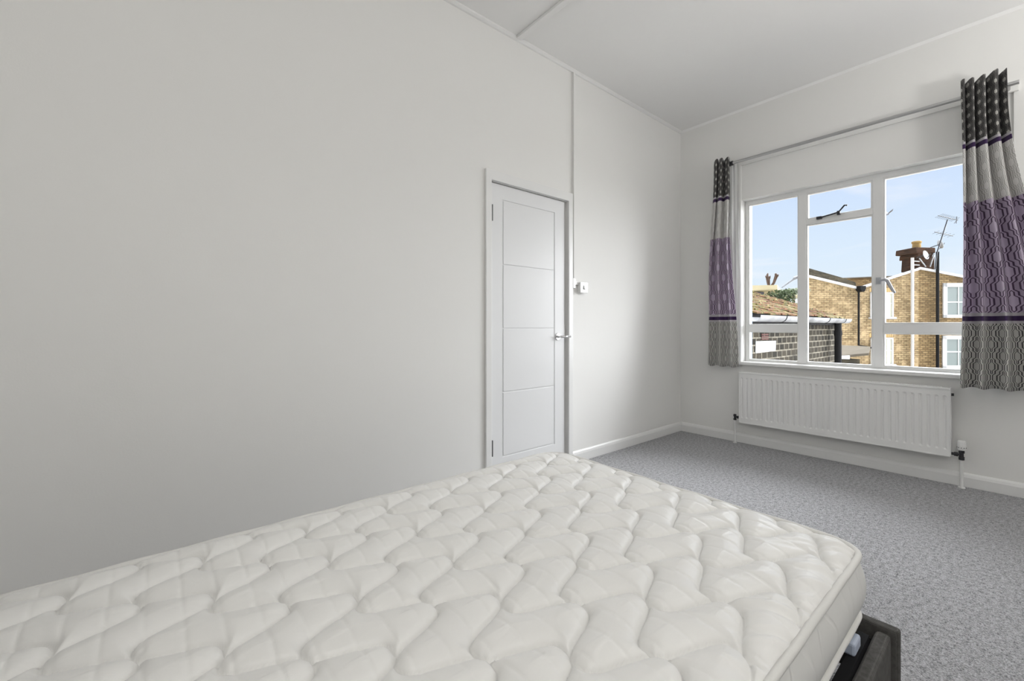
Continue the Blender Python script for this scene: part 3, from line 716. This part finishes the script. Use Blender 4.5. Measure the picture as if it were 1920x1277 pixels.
# neighbour's outbuilding with tiled roof and gutter
YO, XO0, XO1, ZO = 1.78, 4.56, 7.78, 1.125
ob = empty('outbuilding', (6.1, YO, GZ), label='sooty grey brick outbuilding with mossy tiled roof just outside the window', cat='building')
bm = B(); prism(bm, [(YO, GZ), (4.6, GZ), (4.6, ZO + 1.0), (YO, ZO + .02)], 'x', XO0, XO1); rel(ob, obj('brick_wall', bm, 'grey', ob))
bm = B()
import random as _r
rr = _r.Random(5); sl_ = math.tan(math.radians(20)); rows_ = 24; row = .115
for k in range(rows_):
    y0 = YO - .11 + k * row; y1 = y0 + row + .045
    x_ = XO0 + (k % 2) * .08
    while x_ < XO1 + .08:
        w_ = .158; dz = rr.uniform(-.008, .008); dy = rr.uniform(-.010, .010)
        z0 = ZO + .085 + (y0 - YO) * sl_ + dz; z1 = ZO + .085 + (y1 - YO) * sl_ - .018
        xx1 = min(x_ + w_, XO1 + .10)
        vs = [bm.verts.new(p) for p in ((x_, y0 + dy, z0), (xx1, y0 + dy, z0 + rr.uniform(-.005, .005)), (xx1, y1, z1), (x_, y1, z1),
                                        (x_, y0 + dy, z0 + .018), (xx1, y0 + dy, z0 + .018), (xx1, y1, z1 + .016), (x_, y1, z1 + .016))]
        for f in ((0, 1, 2, 3), (4, 5, 6, 7), (0, 1, 5, 4), (1, 2, 6, 5), (2, 3, 7, 6), (3, 0, 4, 7)): bm.faces.new([vs[i] for i in f])
        x_ += .165
rel(ob, obj('tiled_roof', bm, 'tile', ob))
bm = B(); box(bm, XO0, XO1 + .06, YO - .06, YO - .035, ZO - .06, ZO + .066); rel(ob, obj('dark_gap_fascia', bm, 'black', ob))  # black colour puts in the dark shaded gap under the tiles
# half-round gutter
bm = B(); R1, R2 = .064, .058; n_ = 14; xs_ = [XO0 - .1, 5.5, 6.9, XO1 + .10]
gy, gz = YO - .115, ZO + .030
pr = [(gy + R1 * math.cos(a), gz + R1 * math.sin(a)) for a in [PI + PI * k / n_ for k in range(n_ + 1)]] + [(gy + R2 * math.cos(a), gz + R2 * math.sin(a)) for a in [2 * PI - PI * k / n_ for k in range(n_ + 1)]]
prism(bm, pr, 'x', xs_[0], xs_[-1]); gt = rel(ob, obj('gutter', bm, 'gutter', ob, smooth=False))
for xx in (5.15, 6.75, 7.55):
    bm = B(); R3 = .068; pr = [(gy + R3 * math.cos(a), gz + R3 * math.sin(a)) for a in [PI + PI * k / n_ for k in range(n_ + 1)]] + [(gy + R1 * math.cos(a), gz + R1 * math.sin(a)) for a in [2 * PI - PI * k / n_ for k in range(n_ + 1)]]
    prism(bm, pr, 'x', xx, xx + .02); obj('gutter_clip', bm, 'black', gt)
bm = B(); tube(bm, [(7.50, 1.685, gz - .05), (7.50, 1.685, GZ)], .043, 14); lathe(bm, [(.05, 0), (.05, .07)], (7.50, 1.685, gz - .24), (0, 0, 1), 14); rel(ob, obj('downpipe', bm, 'black', ob))
bm = B(); prism(bm, [(4.802, .890), (5.366, .884), (5.350, .772), (4.795, .766)], 'y', YO - .006, YO + .001); rel(ob, obj('white_patch', bm, simple('faded_white_paint', srgb(160, 162, 164), .8), ob))
bm = B()
for k in range(3): box(bm, 4.95, 5.14, YO - .008, YO, .902 + k * .024, .918 + k * .024)
rel(ob, obj('red_airbrick', bm, simple('red_airbrick', srgb(70, 34, 28), .9), ob))

# everything at the back stands square to the facade: local x runs right, local y goes away
Fv = Vector((math.cos(TH), math.sin(TH), 0)); Rv = Vector((math.sin(TH), -math.cos(TH), 0))
def lz(u, v, D): return ((u - 960) / 799 * D, EYE + (613 - v) / 799 * D)
def froot(name, D, u, label, cat, z=GZ, **k):
    a = (u - 960) / 799 * D
    o = empty(name, tuple(Fv * D + Rv * a + Vector((0, 0, z))), TH - PI / 2, label=label, cat=cat, **k)
    o['_a'] = a; o['_D'] = D; return o
SHEAR = {}
def fobj(root, name, bm, mat, parent=None, **k):
    """mesh written in (lateral, depth, height); shifted to the root"""
    if root.name in SHEAR and name in ('brick_wall', 'front_parapet', 'coping', 'party_parapet', 'rendered_wall', 'flat_roof'):
        for v_ in bm.verts:
            if v_.co.y > root['_D'] + .2: v_.co.x += SHEAR[root.name] * (v_.co.y - root['_D'])
    for v_ in bm.verts: v_.co -= Vector((root['_a'], root['_D'], root.location.z)) if parent is None or parent.parent is not None else Vector((0, 0, 0))
    return obj(name, bm, mat, parent or root, **k)
def fpoly(bm, pts, D, d0, d1):
    prism(bm, [lz(u, v, D) for u, v in pts], 'y', d0, d1)
D = 18.0
# left house of the terrace, V shaped roof line
hA = froot('terraced_house', D, 1610, 'yellow brick terraced house with a V shaped roof line and black downpipe in its valley', 'building')
SHEAR[hA.name] = .75
bm = B(); fpoly(bm, [(1507, 520), (1515, 517), (1607, 541), (1722, 503), (1722, 800), (1507, 800)], D, D, D + 5.5); fobj(hA, 'brick_wall', bm, 'yellow')
SHEAR[hA.name] = .75
def strip(pts, th, D, d0, d1):
    bm = B()
    for (a, b), (c, d_) in zip(pts, pts[1:]):
        fpoly(bm, [(a, b), (c, d_), (c, d_ + th), (a, b + th)], D, d0, d1)
    return bm
fobj(hA, 'white_fascia', strip([(1515, 516), (1604, 537.5)], 4.5, D, D - .08, D), 'upvc')
fobj(hA, 'white_fascia', strip([(1611, 538), (1722, 502)], 4.2, D, D - .08, D), 'upvc')
bm = B(); fpoly(bm, [(1509, 504), (1516, 503), (1583, 522), (1604, 530), (1604, 537.5), (1516, 516), (1509, 519)], D, D - .02, D + .3); fobj(hA, 'party_parapet', bm, 'parapet')
bm = B(); D2 = 23.2; fpoly(bm, [(1560, 524), (1650, 520), (1740, 518), (1740, 548), (1560, 548)], D2, D2, D2 + .25)
for v_ in bm.verts: v_.co.x -= .75 * (v_.co.y - D)
fobj(hA, 'front_parapet', bm, 'yellow2')
bm = B(); fpoly(bm, [(1560, 522), (1650, 518), (1740, 516), (1740, 518), (1650, 520), (1560, 524)], D2, D2 - .05, D2 + .3)
for v_ in bm.verts: v_.co.x -= .75 * (v_.co.y - D)
if 1: fobj(hA, 'coping', bm, 'concrete')
def ubox(bm, u0, u1, v0, v1, D, d0, d1):
    (a, z1), (b, z0) = lz(u0, v0, D), lz(u1, v1, D); box(bm, a, b, d0, d1, z0, z1)
bm = B(); fpoly(bm, [(1603, 537), (1614, 537), (1614, 543), (1611, 548), (1606, 548), (1603, 543)], D, D - .28, D - .02)
hp = fobj(hA, 'rainwater_hopper', bm, 'black', bevel=.02)
bm = B(); a0, z0 = lz(1606.8, 547, D); a1, z1 = lz(1606.8, 647, D); a2, z2 = lz(1630, 652, D)
tube(bm, [(a0, D - .09, z0), (a0, D - .09, z1), (a2, D - .09, z2)], .038, 10); fobj(hA, 'downpipe', bm, 'black')
bm = B(); a0, z0 = lz(1707, 484, D); tube(bm, [(a0, D - .09, z0), (a0, D - .09, GZ)], .055, 12); fobj(hA, 'soil_pipe', bm, 'upvc')
def sash_window(root, u0, u1, v0, v1, fr, bars_u, bar_v, D, gm, sill=True):
    bm = B(); (a0, z1), (a1, z0) = lz(u0, v0, D), lz(u1, v1, D); f = fr * D / 799
    box(bm, a0, a1, D - .05, D + .02, z1 - f, z1); box(bm, a0, a1, D - .05, D + .02, z0, z0 + f * .8)
    box(bm, a0, a0 + f, D - .05, D + .02, z0, z1); box(bm, a1 - f, a1, D - .05, D + .02, z0, z1)
    if sill: box(bm, a0 - .06, a1 + .06, D - .12, D + .02, z0 - .05, z0 + .03)
    w_ = fobj(root, 'window', bm, 'upvc')
    bm = B()
    for u in bars_u: a, _ = lz(u, 0, D); box(bm, a - .018, a + .018, D - .03, D, z0, z1)
    _, zz = lz(0, bar_v, D); box(bm, a0, a1, D - .035, D, zz - .022, zz + .022)
    fobj(root, 'glazing_bars', bm, 'upvc', w_)
    bm = B(); box(bm, a0 + f * .5, a1 - f * .5, D - .012, D - .004, z0 + f * .5, z1 - f * .5); fobj(root, 'pane', bm, gm, w_)
sash_window(hA, 1631, 1674, 548, 596, 2.6, (1653,), 569, D, 'farblind')
sash_window(hA, 1632, 1673.5, 633, 684, 2.6, (1653, 1663), 657, D, 'farblind')
for v0, v1 in ((540, 547.5), (625, 632.5)):
    bm = B(); k = 1630
    while k < 1674: ubox(bm, k, k + 2.6, v0, v1, D, D - .012, D + .01); k += 3.4
    fobj(hA, 'brick_arch', bm, simple('arch_brick', srgb(190, 160, 110), .9, 0, 10, .3, .01, .2))
# right house
hB = froot('terraced_house', D, 1790, 'browner brick terraced house with wide white sash windows under the chimney', 'building')
SHEAR[hB.name] = .75
bm = B(); fpoly(bm, [(1722, 503), (1808, 517), (1862, 530), (1970, 500), (1970, 800), (1722, 800)], D, D, D + 5.5); fobj(hB, 'brick_wall', bm, 'yellow2')
fobj(hB, 'white_fascia', strip([(1722, 501), (1862, 528), (1970, 498)], 4, D, D - .08, D), 'upvc')
bm = B(); ubox(bm, 1722, 1970, 506, 530, D, D + 5.0, D + 5.5); fobj(hB, 'front_parapet', bm, 'yellow')
bm = B(); a0, z0 = lz(1753.5, 473, D); tube(bm, [(a0, D - .10, z0), (a0, D - .10, GZ)], .055, 12); fobj(hB, 'downpipe', bm, 'black')
sash_window(hB, 1767, 1828, 531, 596, 7.2, (1796,), 566.5, D, 'farglass', False)
sash_window(hB, 1766, 1828, 629, 691, 7.2, (1796,), 659.5, D, 'farglass', False)
ch = None
bm = B()
ubox(bm, 1726, 1752, 480, 506, D, D + .15, D + .9); ubox(bm, 1723, 1754, 473, 482, D, D + .08, D + .95); ubox(bm, 1719, 1754, 463, 474, D, D + .02, D + 1.0)
ubox(bm, 1752, 1765, 478, 508, D, D + .3, D + 1.4); ubox(bm, 1750, 1762, 466, 480, D, D + .5, D + 1.3)
for v_ in bm.verts: v_.co += Vector((rr.uniform(-.04, .04), rr.uniform(-.05, .05), rr.uniform(-.03, .03)))
ch = fobj(hB, 'chimney_stack', bm, 'soot', bevel=.03)
bm = B(); a0, z0 = lz(1737.5, 464, D); s_ = D / 799
lathe(bm, [(7 * s_, -.05), (6.6 * s_, 4 * s_), (6.2 * s_, 11 * s_), (7.4 * s_, 12 * s_), (7.4 * s_, 14.5 * s_), (6.3 * s_, 15.5 * s_), (4.5 * s_, 15.5 * s_)], (a0, D + .45, z0), (0, 0, 1), 18)
fobj(hB, 'chimney_pot', bm, 'potclay', ch)
bm = B()
for (ua, va, ub, vb) in ((1711, 488, 1711, 503), (1711, 489, 1726, 490), (1711, 496, 1726, 497), (1726, 484, 1738, 500), (1754, 476, 1746, 500)):
    (a0, z0), (a1, z1) = lz(ua, va, D), lz(ub, vb, D); tube(bm, [(a0, D + .05, z0), (a1, D + .05, z1)], .022, 6)
fobj(hB, 'roof_railing', bm, 'dishgrey')
# satellite dishes
def dish(u, v, r_, Dd, label, tilt):
    root = froot('satellite_dish', Dd, u, label, 'satellite dish', z=EYE + (613 - v) / 799 * Dd, group=None)
    bm = B(); prof = [(0, 0)] + [(r_ * k / 6, .28 * r_ * (k / 6) ** 2) for k in range(1, 7)] + [(r_ * .98, .28 * r_ + .012)] + [(r_ * k / 6, .28 * r_ * (k / 6) ** 2 + .012) for k in range(5, 0, -1)]
    lathe(bm, prof, (0, 0, 0), tilt, 24); obj('dish', bm, 'dishgrey', root, smooth=False)
    bm = B(); t_ = Vector(tilt).normalized(); tube(bm, [(0, 0, -r_), tuple(t_ * r_ * .5 + Vector((0, 0, -r_ * .8))), tuple(t_ * r_ * 1.1)], .012, 6); obj('feed_arm', bm, 'darkmetal', root)
    bm = B(); tube(bm, [(0, 0, 0), tuple(-t_ * .2), (0, .35, -.05)], .02, 6); obj('bracket', bm, 'darkmetal', root)
dish(1733, 479, .19, 17.75, 'pale satellite dish fixed to the front of the chimney', (.35, -.9, .2))
dish(1760, 459, .19, 18.3, 'satellite dish tilted sideways behind the chimney beside the aerial', (.9, -.35, .35))
# aerial
an = froot('television_aerial', D - .15, 1757, 'tall thin television aerial with two booms leaning beside the chimney', 'aerial', z=lz(0, 505, D)[1])
def fa(u, v): a, z = lz(u, v, D - .15); return (a, D - .15, z)
bm = B(); tube(bm, [fa(1753.5, 505), fa(1756.5, 475), fa(1776.5, 412)], .022, 8); fobj(an, 'mast', bm, 'darkmetal')
bm = B(); tube(bm, [fa(1759, 404), fa(1796, 413)], .014, 6)
for k in range(10): u = 1761 + k * 3.3; v = 404.5 + k * .8; a, z = lz(u, v, D - .15); tube(bm, [(a - .02, D - .35, z + .03), (a + .02, D + .05, z - .03)], .005, 5)
tube(bm, [fa(1794, 406), fa(1793, 419)], .012, 5); tube(bm, [fa(1796, 411), fa(1789, 419)], .010, 5)
fobj(an, 'upper_boom', bm, 'darkmetal')
bm = B(); tube(bm, [fa(1752.5, 435), fa(1787, 442.5)], .014, 6)
for k in range(5): u = 1755 + k * 7; v = 435.7 + k * 1.6; a, z = lz(u, v, D - .15); tube(bm, [(a, D - .3, z + .03), (a, D, z - .03)], .005, 5)
fobj(an, 'lower_boom', bm, 'darkmetal')
# lean-to roof between outbuilding and terrace
lt = froot('lean_to', 14, 1604, 'low grey roofed lean-to with white edge board below the terrace', 'building')
bm = B(); a0, a1 = lz(1574, 0, 13)[0], lz(1632, 0, 14.5)[0]
P0, P1, P2, P3 = (lz(1573, 668, 12.5)[0], 12.5, lz(0, 667, 12.5)[1]), (lz(1629, 668, 12.5)[0], 12.5, lz(0, 662, 12.5)[1]), (lz(1632, 0, 14.9)[0], 14.9, lz(0, 650, 14.9)[1]), (lz(1562, 0, 14.9)[0], 14.9, lz(0, 646, 14.9)[1])
vs = [bm.verts.new(p) for p in (P0, P1, P2, P3)] + [bm.verts.new((p[0], p[1], p[2] - .07)) for p in (P0, P1, P2, P3)]
for f in ((0, 1, 2, 3), (4, 5, 6, 7), (0, 1, 5, 4), (1, 2, 6, 5), (2, 3, 7, 6), (3, 0, 4, 7)): bm.faces.new([vs[i] for i in f])
fobj(lt, 'roof', bm, 'slate')
bm = B(); vs = [bm.verts.new(p) for p in ((P0[0], 12.48, P0[2]), (P0[0] + .28, 12.48, P0[2] + .01), (P0[0] + .28, 12.48, P0[2] - .10), (P0[0], 12.48, P0[2] - .09))]
g2 = bmesh.ops.extrude_face_region(bm, geom=[bm.faces.new(vs)]); bmesh.ops.translate(bm, verts=[g_ for g_ in g2['geom'] if isinstance(g_, bmesh.types.BMVert)], vec=(0, -.03, 0))
fobj(lt, 'edge_board', bm, 'upvc')
bm = B(); box(bm, P0[0] + .1, P1[0] - .1, 12.7, 14.8, GZ, P0[2] - .12); fobj(lt, 'brick_wall', bm, 'parapet')
# low cream building with flat roof
cb_ = froot('flat_roofed_house', 13, 1425, 'cream house with a flat white edged roof behind the tiled outbuilding', 'building')
Dc = 13
SHEAR[cb_.name] = .72
bm = B(); fpoly(bm, [(1380, 546), (1449, 544), (1449, 700), (1380, 700)], Dc, Dc + .15, Dc + 4); fobj(cb_, 'rendered_wall', bm, 'cream')
bm = B(); fpoly(bm, [(1375, 537), (1450, 535.5), (1450, 544), (1375, 546.5)], Dc, Dc - .2, Dc + 4.2); fobj(cb_, 'flat_roof', bm, 'cream')
bm = B(); ubox(bm, 1400, 1436, 547, 575, Dc, Dc + .10, Dc + .16); fobj(cb_, 'window', bm, simple('dark_glazing', srgb(84, 84, 92), .2))
bm = B(); ubox(bm, 1452, 1512, 552, 700, 15, 15, 17); wl_ = froot('garden_wall', 15, 1480, 'pale rendered garden wall behind the ivy', 'wall'); fobj(wl_, 'wall', bm, 'cream')
bm = B(); ubox(bm, 1474, 1512, 560, 568, 14.5, 14.4, 14.9); fobj(wl_, 'corrugated_cover', bm, 'dishgrey')
# foliage: each shrub is leaf blades over a solid core
def shrub(root, us, vs_, D, n, mat, size, seed):
    rnd = random.Random(seed); bm = B()
    for _ in range(n):
        a = rnd.random() * 2 * PI; q1 = rnd.random() ** .5
        u = (us[0] + us[1]) / 2 + (us[1] - us[0]) / 2 * q1 * math.cos(a); v = (vs_[0] + vs_[1]) / 2 + (vs_[1] - vs_[0]) / 2 * q1 * math.sin(a)
        aa, z = lz(u, v, D); c = Vector((aa, D + rnd.uniform(-.5, .5), z))
        d1 = Vector((rnd.uniform(-1, 1), rnd.uniform(-1, 1), rnd.uniform(-1, 1))).normalized() * size * rnd.uniform(.6, 1.3)
        d2 = d1.orthogonal().normalized() * size * .5
        bm.faces.new([bm.verts.new(c + p) for p in (-d1, d2, d1, -d2)])
    return fobj(root, 'foliage', bm, mat)
iv = froot('ivy_bush', 12.3, 1462, 'dark green ivy growing beside the cream flat roofed house', 'bush')
shrub(iv, (1452, 1474), (543, 572), 12.3, 1600, 'leaf', .035, 1)
bm = B(); a0, z0 = lz(1462, 575, 12.6); tube(bm, [(a0, 12.6, GZ), (a0, 12.6, z0), (a0 + .05, 12.6, z0 + .3)], .05, 8); fobj(iv, 'stem', bm, 'bark')
gb = froot('grey_shrub', 12.9, 1486, 'greyish flowering shrub above the pale garden wall', 'bush')
shrub(gb, (1473, 1500), (541, 553), 12.9, 1100, 'leaf2', .035, 2)
bm = B(); a0, z0 = lz(1488, 550, 12.9); tube(bm, [(a0, 12.9, GZ), (a0, 12.9, z0)], .04, 8); fobj(gb, 'stem', bm, 'bark')
pt = froot('pollarded_tree', 22, 1443, 'leafless pollarded tree with knobbly stubs above the flat roof', 'tree')
Dt = 22; bm = B()
def ft(u, v, dd=0): a, z = lz(u, v, Dt); return (a, Dt + dd, z)
tube(bm, [ft(1443, 700), ft(1443, 560), ft(1443, 542), ft(1443, 536)], [.16, .12, .10, .07], 10)
for (us_, top, rr_) in ((1434.5, 519, .045), (1440, 521, .035), (1444, 514, .05), (1448.5, 516, .045), (1453.5, 518, .05)):
    mid = (us_ + 1443) / 2
    dd_ = rr.uniform(-.3, .3)
    tube(bm, [ft(1443, 541), ft(mid - (.8 if us_ < 1443 else -.8), 531, dd_ * .6), ft(us_, top, dd_)], [rr_ * 1.3, rr_, rr_ * .9], 8)
    for k in range(4): tube(bm, [ft(us_, top + 1, dd_), ft(us_ + rr.uniform(-2.6, 2.6), top - rr.uniform(0, 3.0), dd_ + rr.uniform(-.1, .1))], [.055, .02], 6)
fobj(pt, 'trunk', bm, 'bark')
# gull in the sky
bd = froot('bird', 20, 1665, 'small grey bird flying high to the left of the aerial', 'bird', z=EYE + (613 - 401) / 799 * 20)
bm = B(); tube(bm, [(-.13, 0, -.06), (-.07, 0, -.045), (0, 0, -.02), (.05, 0, .0), (.08, 0, .01)], [.008, .028, .036, .022, .006], 8)
for sgn in (-1, 1):
    pts = [(-.03, sgn * .02, 0), (.03, sgn * .02, 0), (.09, sgn * .14, .10), (.05, sgn * .22, .17), (.0, sgn * .10, .08)]
    A_ = [bm.verts.new(p) for p in pts]; B2 = [bm.verts.new((p[0], p[1], p[2] + .01)) for p in pts]
    bm.faces.new(A_); bm.faces.new(B2[::-1])
    for k in range(5): bm.faces.new((A_[k], B2[k], B2[(k + 1) % 5], A_[(k + 1) % 5]))
obj('body', bm, 'bird', bd)
for o in bpy.data.objects:
    for k_ in ('_a', '_D'):
        if k_ in o: del o[k_]
